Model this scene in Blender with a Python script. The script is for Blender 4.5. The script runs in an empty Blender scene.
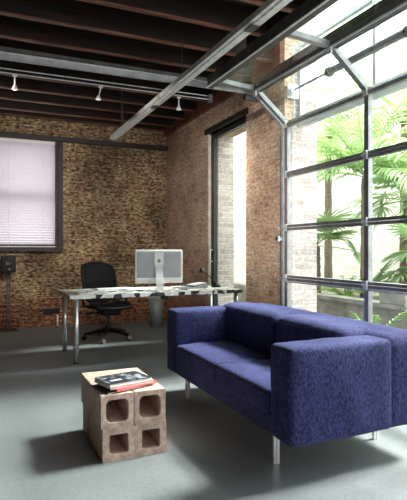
import bpy, math, random
from mathutils import Vector, Matrix

sc = bpy.context.scene
col = sc.collection
R = math.radians

# ------------------------------------------------------------------ camera
cam_d = bpy.data.cameras.new('camera')
cam = bpy.data.objects.new('camera', cam_d)
col.objects.link(cam)
cam.location = (0, 0, 1.2)
cam.rotation_euler = (R(90), 0, R(-23.97))
cam_d.sensor_fit = 'HORIZONTAL'
cam_d.sensor_width = 36
cam_d.lens = 36 * 496 / 407
cam_d.clip_start = 0.02
cam_d.clip_end = 200
sc.camera = cam

# ------------------------------------------------------------------ sky and light
w = bpy.data.worlds.new('sky')
sc.world = w
w.use_nodes = True
bg = w.node_tree.nodes['Background']
bg.inputs['Color'].default_value = (0.93, 0.97, 1.0, 1)
bg.inputs['Strength'].default_value = 5.2

sun_d = bpy.data.lights.new('sun', 'SUN')
sun_d.energy = 21
sun_d.angle = R(13)
sun_d.color = (1.0, 0.98, 0.95)
sun = bpy.data.objects.new('sun', sun_d)
col.objects.link(sun)
sun.location = (8, 2, 8)
sun.rotation_euler = Vector((-1.0, -0.04, -1.06)).to_track_quat('-Z', 'Y').to_euler()


def area(name, loc, target, sx, sy, power, color):
    d = bpy.data.lights.new(name, 'AREA')
    d.shape = 'RECTANGLE'
    d.size = sx
    d.size_y = sy
    d.energy = power
    d.color = color
    o = bpy.data.objects.new(name, d)
    col.objects.link(o)
    o.location = loc
    o.rotation_euler = (Vector(target) - Vector(loc)).to_track_quat('-Z', 'Y').to_euler()
    return o


# unseen fill light added behind the camera to brighten the faces turned this way
area('added_front_fill', (1.75, -2.95, 1.9), (1.6, 3.0, 0.5), 1.9, 1.6, 35, (1.0, 0.97, 0.93))

sc.view_settings.view_transform = 'Standard'
sc.view_settings.look = 'None'
sc.view_settings.gamma = 1
sc.view_settings.use_curve_mapping = False
sc.view_settings.exposure = 0.0
sc.cycles.use_denoising = True
sc.cycles.max_bounces = 8
sc.cycles.transparent_max_bounces = 24
sc.cycles.sample_clamp_indirect = 6


# ------------------------------------------------------------------ materials
def newmat(name):
    m = bpy.data.materials.new(name)
    m.use_nodes = True
    nt = m.node_tree
    return m, nt, nt.nodes['Principled BSDF']


def N(nt, typ, **kw):
    n = nt.nodes.new(typ)
    for k, v in kw.items():
        setattr(n, k, v)
    return n


def ramp(nt, stops):
    r = nt.nodes.new('ShaderNodeValToRGB')
    e = r.color_ramp.elements
    while len(e) < len(stops):
        e.new(0.5)
    for i, (p, c) in enumerate(stops):
        e[i].position = p
        e[i].color = (c[0], c[1], c[2], 1)
    return r


def mat_noise(name, c1, c2, scale=8, rough=0.6, metal=0.0, bump=0.0, lo=0.35, hi=0.65,
              stretch=(1, 1, 1), detail=4, spec=0.5, sheen=0.0, bscale=None):
    m, nt, b = newmat(name)
    tc = N(nt, 'ShaderNodeTexCoord')
    mp = N(nt, 'ShaderNodeMapping')
    mp.inputs['Scale'].default_value = stretch
    nt.links.new(tc.outputs['Object'], mp.inputs['Vector'])
    nz = N(nt, 'ShaderNodeTexNoise')
    nz.inputs['Scale'].default_value = scale
    nz.inputs['Detail'].default_value = detail
    nt.links.new(mp.outputs[0], nz.inputs['Vector'])
    r = ramp(nt, [(lo, c1), (hi, c2)])
    nt.links.new(nz.outputs['Fac'], r.inputs['Fac'])
    nt.links.new(r.outputs['Color'], b.inputs['Base Color'])
    b.inputs['Roughness'].default_value = rough
    b.inputs['Metallic'].default_value = metal
    b.inputs['Specular IOR Level'].default_value = spec
    if sheen:
        b.inputs['Sheen Weight'].default_value = sheen
    if bump:
        nb = N(nt, 'ShaderNodeTexNoise')
        nb.inputs['Scale'].default_value = bscale or scale * 2
        nb.inputs['Detail'].default_value = 3
        nt.links.new(mp.outputs[0], nb.inputs['Vector'])
        bp = N(nt, 'ShaderNodeBump')
        bp.inputs['Strength'].default_value = bump
        bp.inputs['Distance'].default_value = 0.01
        nt.links.new(nb.outputs['Fac'], bp.inputs['Height'])
        nt.links.new(bp.outputs[0], b.inputs['Normal'])
    return m


def mat_brick(name, reds, mortar, patch, patch_amt=0.5, dark_amt=0.4, rough=0.9, seed=0.0, fine=None, low=True):
    """Old brickwork: bricks of varied tone, smeared lime patches, soot pits. UV in metres."""
    m, nt, b = newmat(name)
    uv = N(nt, 'ShaderNodeUVMap')
    off = N(nt, 'ShaderNodeVectorMath', operation='ADD')
    off.inputs[1].default_value = (seed, 0, 0)
    nt.links.new(uv.outputs[0], off.inputs[0])
    wob = N(nt, 'ShaderNodeTexNoise')
    wob.inputs['Scale'].default_value = 14
    nt.links.new(off.outputs[0], wob.inputs['Vector'])
    sub = N(nt, 'ShaderNodeVectorMath', operation='SUBTRACT')
    sub.inputs[1].default_value = (0.5, 0.5, 0.5)
    nt.links.new(wob.outputs['Color'], sub.inputs[0])
    scl = N(nt, 'ShaderNodeVectorMath', operation='SCALE')
    scl.inputs['Scale'].default_value = 0.022
    nt.links.new(sub.outputs[0], scl.inputs[0])
    add = N(nt, 'ShaderNodeVectorMath', operation='ADD')
    nt.links.new(off.outputs[0], add.inputs[0])
    nt.links.new(scl.outputs[0], add.inputs[1])
    br = N(nt, 'ShaderNodeTexBrick')
    br.inputs['Scale'].default_value = 1.0
    br.inputs['Brick Width'].default_value = 0.225
    br.inputs['Row Height'].default_value = 0.076
    br.inputs['Mortar Size'].default_value = 0.008
    br.inputs['Mortar Smooth'].default_value = 0.4
    br.inputs['Bias'].default_value = 0.0
    br.inputs['Color1'].default_value = (*reds[0], 1)
    br.inputs['Color2'].default_value = (*reds[1], 1)
    br.inputs['Mortar'].default_value = (*mortar, 1)
    nt.links.new(add.outputs[0], br.inputs['Vector'])
    # lime smear patches
    n1 = N(nt, 'ShaderNodeTexNoise')
    n1.inputs['Scale'].default_value = 3.2
    n1.inputs['Detail'].default_value = 9
    n1.inputs['Roughness'].default_value = 0.75
    nt.links.new(off.outputs[0], n1.inputs['Vector'])
    r1 = ramp(nt, [(0.60 - 0.22 * patch_amt, (0, 0, 0)), (0.70 - 0.1 * patch_amt, (1, 1, 1))])
    nt.links.new(n1.outputs['Fac'], r1.inputs['Fac'])
    mx = N(nt, 'ShaderNodeMixRGB')
    mx.inputs['Color2'].default_value = (*patch, 1)
    mul = N(nt, 'ShaderNodeMath', operation='MULTIPLY')
    mul.inputs[1].default_value = 0.75
    nt.links.new(r1.outputs['Color'], mul.inputs[0])
    if low:      # the bottom courses are bare red brick
        sep = N(nt, 'ShaderNodeSeparateXYZ')
        nt.links.new(off.outputs[0], sep.inputs[0])
        mr = N(nt, 'ShaderNodeMapRange')
        mr.inputs['From Min'].default_value = 0.38
        mr.inputs['From Max'].default_value = 0.55
        nt.links.new(sep.outputs['Y'], mr.inputs['Value'])
        mul2 = N(nt, 'ShaderNodeMath', operation='MULTIPLY')
        nt.links.new(mul.outputs[0], mul2.inputs[0])
        nt.links.new(mr.outputs[0], mul2.inputs[1])
        mul = mul2
        lowf = mr
    nt.links.new(mul.outputs[0], mx.inputs['Fac'])
    if low:
        red = N(nt, 'ShaderNodeMixRGB', blend_type='MULTIPLY')
        inv = N(nt, 'ShaderNodeMath', operation='SUBTRACT')
        inv.inputs[0].default_value = 1.0
        nt.links.new(lowf.outputs[0], inv.inputs[1])
        nt.links.new(inv.outputs[0], red.inputs['Fac'])
        nt.links.new(br.outputs['Color'], red.inputs['Color1'])
        red.inputs['Color2'].default_value = (1.0, 0.80, 0.74, 1)
        nt.links.new(red.outputs[0], mx.inputs['Color1'])
    else:
        nt.links.new(br.outputs['Color'], mx.inputs['Color1'])
    # fine pits and soot
    n2 = N(nt, 'ShaderNodeTexNoise')
    n2.inputs['Scale'].default_value = 26
    n2.inputs['Detail'].default_value = 5
    n2.inputs['Roughness'].default_value = 0.7
    st = N(nt, 'ShaderNodeVectorMath', operation='MULTIPLY')
    st.inputs[1].default_value = (0.6, 1.3, 1)
    nt.links.new(off.outputs[0], st.inputs[0])
    nt.links.new(st.outputs[0], n2.inputs['Vector'])
    d = 1 - dark_amt
    r2 = ramp(nt, [(0.40, (1 - dark_amt * 1.6 if dark_amt < .6 else .05,) * 3), (0.60, (1.25, 1.22, 1.15))])
    nt.links.new(n2.outputs['Fac'], r2.inputs['Fac'])
    m2 = N(nt, 'ShaderNodeMixRGB', blend_type='MULTIPLY')
    m2.inputs['Fac'].default_value = 1
    nt.links.new(mx.outputs[0], m2.inputs['Color1'])
    nt.links.new(r2.outputs['Color'], m2.inputs['Color2'])
    n3 = N(nt, 'ShaderNodeTexNoise')
    n3.inputs['Scale'].default_value = 1.4
    n3.inputs['Detail'].default_value = 3
    nt.links.new(off.outputs[0], n3.inputs['Vector'])
    r3 = ramp(nt, [(0.35, (d, d, d)), (0.62, (1.1, 1.1, 1.1))])
    nt.links.new(n3.outputs['Fac'], r3.inputs['Fac'])
    m3 = N(nt, 'ShaderNodeMixRGB', blend_type='MULTIPLY')
    m3.inputs['Fac'].default_value = 1
    nt.links.new(m2.outputs[0], m3.inputs['Color1'])
    nt.links.new(r3.outputs['Color'], m3.inputs['Color2'])
    nt.links.new(m3.outputs[0], b.inputs['Base Color'])
    b.inputs['Roughness'].default_value = rough
    b.inputs['Specular IOR Level'].default_value = 0.2
    # relief
    hs = N(nt, 'ShaderNodeMath', operation='MULTIPLY_ADD')
    hs.inputs[1].default_value = -0.7
    nt.links.new(br.outputs['Fac'], hs.inputs[0])
    nt.links.new(n2.outputs['Fac'], hs.inputs[2])
    bp = N(nt, 'ShaderNodeBump')
    bp.inputs['Strength'].default_value = 0.8
    bp.inputs['Distance'].default_value = 0.012
    nt.links.new(hs.outputs[0], bp.inputs['Height'])
    nt.links.new(bp.outputs[0], b.inputs['Normal'])
    return m


def mat_floor():
    m, nt, b = newmat('polished_concrete')
    tc = N(nt, 'ShaderNodeTexCoord')
    n1 = N(nt, 'ShaderNodeTexNoise')
    n1.inputs['Scale'].default_value = 0.9
    n1.inputs['Detail'].default_value = 8
    n1.inputs['Roughness'].default_value = 0.6
    nt.links.new(tc.outputs['Object'], n1.inputs['Vector'])
    r = ramp(nt, [(0.3, (0.115, 0.128, 0.136)), (0.7, (0.19, 0.205, 0.213))])
    nt.links.new(n1.outputs['Fac'], r.inputs['Fac'])
    n2 = N(nt, 'ShaderNodeTexNoise')
    n2.inputs['Scale'].default_value = 40
    n2.inputs['Detail'].default_value = 3
    nt.links.new(tc.outputs['Object'], n2.inputs['Vector'])
    r2 = ramp(nt, [(0.3, (0.88,) * 3), (0.7, (1.08,) * 3)])
    nt.links.new(n2.outputs['Fac'], r2.inputs['Fac'])
    mx = N(nt, 'ShaderNodeMixRGB', blend_type='MULTIPLY')
    mx.inputs['Fac'].default_value = 1
    nt.links.new(r.outputs[0], mx.inputs['Color1'])
    nt.links.new(r2.outputs[0], mx.inputs['Color2'])
    nt.links.new(mx.outputs[0], b.inputs['Base Color'])
    r3 = ramp(nt, [(0.3, (0.32,) * 3), (0.7, (0.5,) * 3)])
    nt.links.new(n1.outputs['Fac'], r3.inputs['Fac'])
    nt.links.new(r3.outputs[0], b.inputs['Roughness'])
    b.inputs['Specular IOR Level'].default_value = 0.45
    return m


def mat_sofa():
    m, nt, b = newmat('blue_chenille')
    tc = N(nt, 'ShaderNodeTexCoord')
    mp = N(nt, 'ShaderNodeMapping')
    mp.inputs['Scale'].default_value = (1, 1, 0.45)
    nt.links.new(tc.outputs['Object'], mp.inputs['Vector'])
    n1 = N(nt, 'ShaderNodeTexNoise')
    n1.inputs['Scale'].default_value = 105
    n1.inputs['Detail'].default_value = 5
    n1.inputs['Roughness'].default_value = 0.75
    nt.links.new(mp.outputs[0], n1.inputs['Vector'])
    n0 = N(nt, 'ShaderNodeTexNoise')
    n0.inputs['Scale'].default_value = 7
    nt.links.new(mp.outputs[0], n0.inputs['Vector'])
    ad = N(nt, 'ShaderNodeMath', operation='MULTIPLY_ADD')
    ad.inputs[1].default_value = 0.18
    nt.links.new(n0.outputs['Fac'], ad.inputs[0])
    nt.links.new(n1.outputs['Fac'], ad.inputs[2])
    r = ramp(nt, [(0.46, (0.005, 0.006, 0.026)), (0.76, (0.058, 0.066, 0.19))])
    nt.links.new(ad.outputs[0], r.inputs['Fac'])
    nt.links.new(r.outputs['Color'], b.inputs['Base Color'])
    b.inputs['Roughness'].default_value = 0.85
    b.inputs['Specular IOR Level'].default_value = 0.15
    b.inputs['Sheen Weight'].default_value = 0.16
    b.inputs['Sheen Tint'].default_value = (0.45, 0.5, 1.0, 1)
    b.inputs['Sheen Roughness'].default_value = 0.4
    bp = N(nt, 'ShaderNodeBump')
    bp.inputs['Strength'].default_value = 0.5
    bp.inputs['Distance'].default_value = 0.006
    nt.links.new(n1.outputs['Fac'], bp.inputs['Height'])
    nt.links.new(bp.outputs[0], b.inputs['Normal'])
    return m


def mat_glass(name, tint=(0.97, 1, 0.98), refl=0.06):
    m = bpy.data.materials.new(name)
    m.use_nodes = True
    nt = m.node_tree
    nt.nodes.clear()
    out = N(nt, 'ShaderNodeOutputMaterial')
    tr = N(nt, 'ShaderNodeBsdfTransparent')
    tr.inputs['Color'].default_value = (*tint, 1)
    gl = N(nt, 'ShaderNodeBsdfGlossy')
    gl.inputs['Roughness'].default_value = 0.03
    lw_ = N(nt, 'ShaderNodeLayerWeight')
    lw_.inputs['Blend'].default_value = 0.5
    pw = N(nt, 'ShaderNodeMath', operation='POWER')
    pw.inputs[1].default_value = 4
    nt.links.new(lw_.outputs['Facing'], pw.inputs[0])
    fr = N(nt, 'ShaderNodeMath', operation='MULTIPLY_ADD')
    fr.inputs[1].default_value = 0.5
    fr.inputs[2].default_value = 0.02
    nt.links.new(pw.outputs[0], fr.inputs[0])
    mx = N(nt, 'ShaderNodeMixShader')
    nt.links.new(fr.outputs[0], mx.inputs['Fac'])
    nt.links.new(tr.outputs[0], mx.inputs[1])
    nt.links.new(gl.outputs[0], mx.inputs[2])
    nt.links.new(mx.outputs[0], out.inputs['Surface'])
    return m


def mat_leaf(name, c1, c2):
    m = mat_noise(name, c1, c2, scale=5, rough=0.45, lo=0.3, hi=0.7)
    nt = m.node_tree
    b = nt.nodes['Principled BSDF']
    tl = N(nt, 'ShaderNodeBsdfTranslucent')
    tl.inputs['Color'].default_value = (c2[0] * 0.9, c2[1], c2[2] * 0.6, 1)
    mx = N(nt, 'ShaderNodeMixShader')
    mx.inputs['Fac'].default_value = 0.4
    out = nt.nodes['Material Output']
    nt.links.new(b.outputs[0], mx.inputs[1])
    nt.links.new(tl.outputs[0], mx.inputs[2])
    nt.links.new(mx.outputs[0], out.inputs['Surface'])
    return m


def mat_blind():
    m, nt, b = newmat('blind_slat')
    b.inputs['Base Color'].default_value = (0.62, 0.58, 0.61, 1)
    b.inputs['Roughness'].default_value = 0.5
    tl = N(nt, 'ShaderNodeBsdfTranslucent')
    tl.inputs['Color'].default_value = (0.66, 0.60, 0.635, 1)
    mx = N(nt, 'ShaderNodeMixShader')
    mx.inputs['Fac'].default_value = 0.85
    out = nt.nodes['Material Output']
    nt.links.new(b.outputs[0], mx.inputs[1])
    nt.links.new(tl.outputs[0], mx.inputs[2])
    nt.links.new(mx.outputs[0], out.inputs['Surface'])
    return m


def mat_cow():
    m, nt, b = newmat('mottled_laminate')
    tc = N(nt, 'ShaderNodeTexCoord')
    mp = N(nt, 'ShaderNodeMapping')
    mp.inputs['Scale'].default_value = (1, 1, 0.6)
    nt.links.new(tc.outputs['Object'], mp.inputs['Vector'])
    n1 = N(nt, 'ShaderNodeTexNoise')
    n1.inputs['Scale'].default_value = 9
    n1.inputs['Detail'].default_value = 1.5
    nt.links.new(mp.outputs[0], n1.inputs['Vector'])
    r = ramp(nt, [(0.525, (0.80, 0.81, 0.78)), (0.55, (0.012, 0.012, 0.014))])
    nt.links.new(n1.outputs['Fac'], r.inputs['Fac'])
    nt.links.new(r.outputs[0], b.inputs['Base Color'])
    b.inputs['Roughness'].default_value = 0.3
    return m


def mat_book():
    m, nt, b = newmat('book_cover_print')
    tc = N(nt, 'ShaderNodeTexCoord')
    n1 = N(nt, 'ShaderNodeTexNoise')
    n1.inputs['Scale'].default_value = 16
    n1.inputs['Detail'].default_value = 2
    nt.links.new(tc.outputs['Object'], n1.inputs['Vector'])
    r = ramp(nt, [(0.54, (0.03, 0.037, 0.055)), (0.68, (0.35, 0.38, 0.43))])
    nt.links.new(n1.outputs['Fac'], r.inputs['Fac'])
    nt.links.new(r.outputs[0], b.inputs['Base Color'])
    b.inputs['Roughness'].default_value = 0.3
    return m


M = {}
M['brick'] = mat_brick('old_brick_ochre', ((0.27, 0.125, 0.08), (0.50, 0.31, 0.19)), (0.48, 0.40, 0.29),
                       (0.72, 0.58, 0.36), 0.75, 0.55)
M['brick_r'] = mat_brick('old_brick_brown', ((0.42, 0.22, 0.15), (0.66, 0.43, 0.30)), (0.62, 0.50, 0.40),
                         (0.80, 0.64, 0.52), 0.95, 0.22, seed=7.3)
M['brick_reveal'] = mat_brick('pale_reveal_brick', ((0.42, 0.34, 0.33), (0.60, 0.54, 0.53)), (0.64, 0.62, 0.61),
                              (0.62, 0.58, 0.57), 0.5, 0.08, seed=1.7, low=False)  # sunlit look put into a paler brick colour, since the sun misses these faces
M['brick_far'] = mat_brick('overexposed_brick', ((0.78, 0.72, 0.68), (0.9, 0.88, 0.85)), (0.62, 0.6, 0.58),
                           (0.9, 0.89, 0.87), 0.5, 0.05, seed=5.2, low=False)  # overexposed daylight on the far wall, put into a whiter brick colour
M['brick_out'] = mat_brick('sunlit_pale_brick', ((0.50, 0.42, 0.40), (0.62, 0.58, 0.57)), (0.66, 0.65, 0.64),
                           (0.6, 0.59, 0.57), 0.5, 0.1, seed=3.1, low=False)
M['floor'] = mat_floor()
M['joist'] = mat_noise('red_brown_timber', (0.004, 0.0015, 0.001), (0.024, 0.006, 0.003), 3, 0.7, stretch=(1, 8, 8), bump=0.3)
M['lit_edge'] = mat_noise('red_brown_lit_edge', (0.07, 0.019, 0.011), (0.27, 0.11, 0.065), 2.5, 0.6, stretch=(1.2, 8, 8))  # floor bounce on the joist undersides, put into a lighter colour
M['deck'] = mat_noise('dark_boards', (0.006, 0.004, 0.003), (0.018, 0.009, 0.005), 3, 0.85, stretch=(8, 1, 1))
M['darkmetal'] = mat_noise('black_painted_metal', (0.012, 0.012, 0.012), (0.022, 0.021, 0.02), 20, 0.45)
M['darkwood'] = mat_noise('dark_stained_wood', (0.02, 0.014, 0.016), (0.045, 0.03, 0.032), 6, 0.6, stretch=(1, 1, 6))
M['alu'] = mat_noise('brushed_aluminium', (0.26, 0.26, 0.27), (0.36, 0.36, 0.365), 12, 0.4, metal=0.5)
M['galv'] = mat_noise('galvanised_steel', (0.66, 0.67, 0.68), (0.85, 0.85, 0.86), 18, 0.42, metal=0.3)
M['rail'] = mat_noise('grey_steel', (0.34, 0.34, 0.35), (0.5, 0.5, 0.51), 10, 0.45, metal=0.4)
M['beam'] = mat_noise('dull_steel', (0.07, 0.066, 0.065), (0.12, 0.115, 0.11), 9, 0.55, metal=0.3)
M['chrome'] = mat_noise('chrome', (0.72, 0.72, 0.73), (0.85, 0.85, 0.86), 4, 0.25, metal=0.7)
M['glass'] = mat_glass('clear_glass')
M['sofa'] = mat_sofa()
M['seam'] = mat_noise('dark_seam', (0.01, 0.01, 0.035), (0.02, 0.02, 0.05), 30, 0.9)
M['block'] = mat_noise('terracotta_block', (0.44, 0.29, 0.24), (0.66, 0.51, 0.43), 30, 0.92, bump=0.6, lo=0.3, hi=0.7, spec=0.2, bscale=90)
M['cow'] = mat_cow()
M['spring'] = mat_noise('oiled_spring_steel', (0.16, 0.16, 0.16), (0.28, 0.28, 0.28), 30, 0.5, metal=0.3)
M['black'] = mat_noise('black_plastic', (0.005, 0.005, 0.006), (0.011, 0.011, 0.013), 30, 0.5, spec=0.25)
M['mesh'] = mat_noise('black_mesh_fabric', (0.006, 0.007, 0.007), (0.016, 0.017, 0.019), 90, 0.8, spec=0.2)
M['plastic'] = mat_noise('pale_grey_plastic', (0.50, 0.52, 0.53), (0.58, 0.60, 0.61), 3, 0.35)
M['white'] = mat_noise('white_enamel', (0.72, 0.72, 0.71), (0.8, 0.8, 0.79), 6, 0.4)
M['greyback'] = mat_noise('silver_grey_shell', (0.30, 0.32, 0.34), (0.40, 0.42, 0.44), 4, 0.35)
M['grey'] = mat_noise('mid_grey_paint', (0.2, 0.21, 0.22), (0.26, 0.27, 0.28), 8, 0.5)
M['bin'] = mat_noise('grey_bin_mesh', (0.16, 0.18, 0.18), (0.28, 0.30, 0.30), 60, 0.5, metal=0.3)
M['slat'] = mat_blind()
M['paper'] = mat_noise('paper', (0.68, 0.64, 0.6), (0.78, 0.74, 0.7), 40, 0.8)
M['pink'] = mat_noise('pink_page_edges', (0.72, 0.42, 0.42), (0.8, 0.52, 0.52), 30, 0.7)
M['red'] = mat_noise('red_cover', (0.62, 0.06, 0.06), (0.72, 0.09, 0.08), 10, 0.4)
M['cover'] = mat_book()
M['plaster'] = mat_noise('pale_plaster', (0.68, 0.62, 0.54), (0.88, 0.84, 0.78), 12, 0.85, bump=0.4)
M['ledger'] = mat_noise('red_ledger_timber', (0.09, 0.028, 0.016), (0.2, 0.07, 0.04), 3, 0.7, stretch=(6, 1, 6))
M['leafA'] = mat_leaf('palm_green', (0.27, 0.39, 0.20), (0.46, 0.60, 0.36))
M['leafB'] = mat_leaf('fan_palm_green', (0.21, 0.31, 0.21), (0.38, 0.50, 0.35))
M['leafC'] = mat_leaf('fern_green', (0.09, 0.20, 0.035), (0.20, 0.36, 0.08))
M['bark'] = mat_noise('palm_bark', (0.10, 0.08, 0.06), (0.20, 0.165, 0.13), 12, 0.9, bump=0.6, stretch=(1, 1, 4))
M['concrete'] = mat_noise('pale_concrete', (0.20, 0.20, 0.185), (0.30, 0.295, 0.28), 8, 0.85, bump=0.2)
M['soil'] = mat_noise('garden_soil', (0.07, 0.06, 0.035), (0.14, 0.13, 0.08), 10, 0.95)
M['gravel'] = mat_noise('courtyard_paving', (0.22, 0.21, 0.19), (0.32, 0.31, 0.28), 14, 0.9)
M['timber'] = mat_noise('red_brown_log', (0.09, 0.035, 0.025), (0.15, 0.065, 0.05), 8, 0.8)


# ------------------------------------------------------------------ mesh builder
class MB:
    def __init__(s):
        s.v = []
        s.f = []

    def box(s, x0, x1, y0, y1, z0, z1, rot=None, org=None):
        n = len(s.v)
        P = [(x, y, z) for z in (z0, z1) for y in (y0, y1) for x in (x0, x1)]
        if rot is not None:
            o = Vector(org or (0, 0, 0))
            P = [tuple(rot @ (Vector(p) - o) + o) for p in P]
        s.v += P
        s.f += [tuple(n + i for i in q) for q in
                ((0, 2, 3, 1), (4, 5, 7, 6), (0, 1, 5, 4), (2, 6, 7, 3), (0, 4, 6, 2), (1, 3, 7, 5))]
        return s

    def bar(s, p, q, wd, ht, up=(0, 0, 1)):
        """rectangular bar from p to q; wd across, ht along 'up'."""
        p, q = Vector(p), Vector(q)
        d = (q - p).normalized()
        u = Vector(up)
        side = d.cross(u).normalized()
        u = side.cross(d).normalized()
        n = len(s.v)
        for c in (p, q):
            for a, b in ((-1, -1), (1, -1), (1, 1), (-1, 1)):
                s.v.append(tuple(c + side * (a * wd / 2) + u * (b * ht / 2)))
        s.f += [(n, n + 3, n + 2, n + 1), (n + 4, n + 5, n + 6, n + 7)]
        for i in range(4):
            j = (i + 1) % 4
            s.f.append((n + i, n + j, n + 4 + j, n + 4 + i))
        return s

    def tube(s, pts, r, seg=10, cap=True):
        pts = [Vector(p) for p in pts]
        rs = r if isinstance(r, (list, tuple)) else [r] * len(pts)
        n = len(s.v)
        t0 = (pts[1] - pts[0]).normalized()
        a = Vector((0, 0, 1)) if abs(t0.z) < 0.9 else Vector((1, 0, 0))
        u = t0.cross(a).normalized()
        for i, p in enumerate(pts):
            if i == 0:
                t = t0
            elif i == len(pts) - 1:
                t = (pts[i] - pts[i - 1]).normalized()
            else:
                t = (pts[i + 1] - pts[i - 1]).normalized()
            u = (u - t * u.dot(t)).normalized()
            vv = t.cross(u)
            for k in range(seg):
                an = 2 * math.pi * k / seg
                s.v.append(tuple(p + (u * math.cos(an) + vv * math.sin(an)) * rs[i]))
        for i in range(len(pts) - 1):
            for k in range(seg):
                k2 = (k + 1) % seg
                s.f.append((n + i * seg + k, n + i * seg + k2, n + (i + 1) * seg + k2, n + (i + 1) * seg + k))
        if cap:
            s.f.append(tuple(n + k for k in reversed(range(seg))))
            s.f.append(tuple(n + (len(pts) - 1) * seg + k for k in range(seg)))
        return s

    def lathe(s, prof, c=(0, 0, 0), seg=20, axis='Z'):
        n = len(s.v)
        for r, z in prof:
            for k in range(seg):
                a = 2 * math.pi * k / seg
                x, y = r * math.cos(a), r * math.sin(a)
                if axis == 'Z':
                    s.v.append((c[0] + x, c[1] + y, c[2] + z))
                elif axis == 'Y':
                    s.v.append((c[0] + x, c[1] + z, c[2] + y))
                else:
                    s.v.append((c[0] + z, c[1] + x, c[2] + y))
        for i in range(len(prof) - 1):
            for k in range(seg):
                k2 = (k + 1) % seg
                s.f.append((n + i * seg + k, n + i * seg + k2, n + (i + 1) * seg + k2, n + (i + 1) * seg + k))
        s.f.append(tuple(n + k for k in reversed(range(seg))))
        s.f.append(tuple(n + (len(prof) - 1) * seg + k for k in range(seg)))
        return s

    def soft(s, x0, x1, y0, y1, z0, z1, r=0.03, puff=(0, 0, 0), nseg=12, wrinkle=0.0, seed=0):
        """rounded, slightly inflated box on a grid."""
        rx = min(r, (x1 - x0) / 2 - 1e-4)
        ry = min(r, (y1 - y0) / 2 - 1e-4)
        rz = min(r, (z1 - z0) / 2 - 1e-4)
        c = Vector(((x0 + x1) / 2, (y0 + y1) / 2, (z0 + z1) / 2))
        h = Vector(((x1 - x0) / 2, (y1 - y0) / 2, (z1 - z0) / 2))

        def axis_pts(hh, rr):
            k = 4
            a = [-hh + rr * (1 - math.cos(math.pi / 2 * i / k)) for i in range(k)]
            m = [(-hh + rr) + (2 * (hh - rr)) * i / nseg for i in range(nseg + 1)]
            return a + m + [-x for x in reversed(a)]
        ax = [axis_pts(h.x, rx), axis_pts(h.y, ry), axis_pts(h.z, rz)]
        rr = (rx, ry, rz)
        idx = {}
        rnd = random.Random(seed)
        ph = [rnd.uniform(0, 6) for _ in range(6)]

        def vert(i, j, k):
            key = (i, j, k)
            if key in idx:
                return idx[key]
            p = Vector((ax[0][i], ax[1][j], ax[2][k]))
            inner = Vector([max(-(h[a] - rr[a]), min(h[a] - rr[a], p[a])) for a in range(3)])
            d = p - inner
            dn = Vector([d[a] / rr[a] for a in range(3)])
            if dn.length > 1e-6:
                dn.normalize()
                p = inner + Vector([dn[a] * rr[a] for a in range(3)])
            u = [p[a] / h[a] for a in range(3)]
            q = p.copy()
            for a in range(3):
                b, e = (a + 1) % 3, (a + 2) % 3
                q[a] += puff[a] * u[a] * max(0, 1 - u[b] ** 2) ** 0.6 * max(0, 1 - u[e] ** 2) ** 0.6
            if wrinkle:
                wv = math.sin(p.x * 19 + p.y * 7 + ph[0]) * math.sin(p.y * 15 + p.z * 11 + ph[1]) + \
                    0.5 * math.sin(p.x * 33 + ph[2]) * math.sin(p.y * 29 - p.z * 21 + ph[3])
                if dn.length > 1e-6:
                    q += dn * wrinkle * wv
            idx[key] = len(s.v)
            s.v.append(tuple(q + c))
            return idx[key]
        L = [len(a) - 1 for a in ax]
        for a in range(3):
            b, e = (a + 1) % 3, (a + 2) % 3
            for side in (0, L[a]):
                for i in range(L[b]):
                    for j in range(L[e]):
                        q = []
                        for (di, dj) in ((0, 0), (1, 0), (1, 1), (0, 1)):
                            t = [0, 0, 0]
                            t[a] = side
                            t[b] = i + di
                            t[e] = j + dj
                            q.append(vert(*t))
                        if side == 0:
                            q.reverse()
                        s.f.append(tuple(q))
        return s

    def build(s, name, mat, parent=None, smooth=False, bevel=0.0, loc=None):
        me = bpy.data.meshes.new(name)
        me.from_pydata(s.v, [], s.f)
        me.update()
        uvl = me.uv_layers.new(name='UVMap')
        for poly in me.polygons:
            nx, ny, nz = (abs(a) for a in poly.normal)
            for li in poly.loop_indices:
                co = me.vertices[me.loops[li].vertex_index].co
                if nz >= nx and nz >= ny:
                    uvl.data[li].uv = (co.x, co.y)
                elif nx >= ny:
                    uvl.data[li].uv = (co.y, co.z)
                else:
                    uvl.data[li].uv = (co.x, co.z)
            poly.use_smooth = smooth
        me.materials.append(mat)
        o = bpy.data.objects.new(name, me)
        col.objects.link(o)
        if parent is not None:
            o.parent = parent
        if loc is not None:
            o.location = loc
        if bevel:
            b = o.modifiers.new('bevel', 'BEVEL')
            b.width = bevel
            b.segments = 2
            b.limit_method = 'ANGLE'
        return o


def tag(o, label=None, cat=None, group=None, kind=None):
    if label:
        o['label'] = label
    if cat:
        o['category'] = cat
    if group:
        o['group'] = group
    if kind:
        o['kind'] = kind
    return o


def empty(name, loc=(0, 0, 0), rz=0.0):
    o = bpy.data.objects.new(name, None)
    col.objects.link(o)
    o.location = loc
    o.rotation_euler = (0, 0, rz)
    o.empty_display_size = 0.1
    return o


def thing(name, label, cat, loc=(0, 0, 0), rz=0.0, group=None):
    return tag(empty(name, loc, rz), label, cat, group)


def copy_tree(o, parent=None):
    c = o.copy()
    col.objects.link(c)
    if parent is not None:
        c.parent = parent
    for ch in list(o.children):
        copy_tree(ch, c)
    return c


def struct(name, mb, mat, label=None, parent=None, **kw):
    o = mb.build(name, mat, parent, **kw)
    if parent is None:
        o['kind'] = 'structure'
    if label:
        o['label'] = label
    return o


# ------------------------------------------------------------------ the room
WX, WY, WT = 2.9, 8.08, 0.35
XL, YN, ZC = -3.6, -3.2, 3.46

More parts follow.
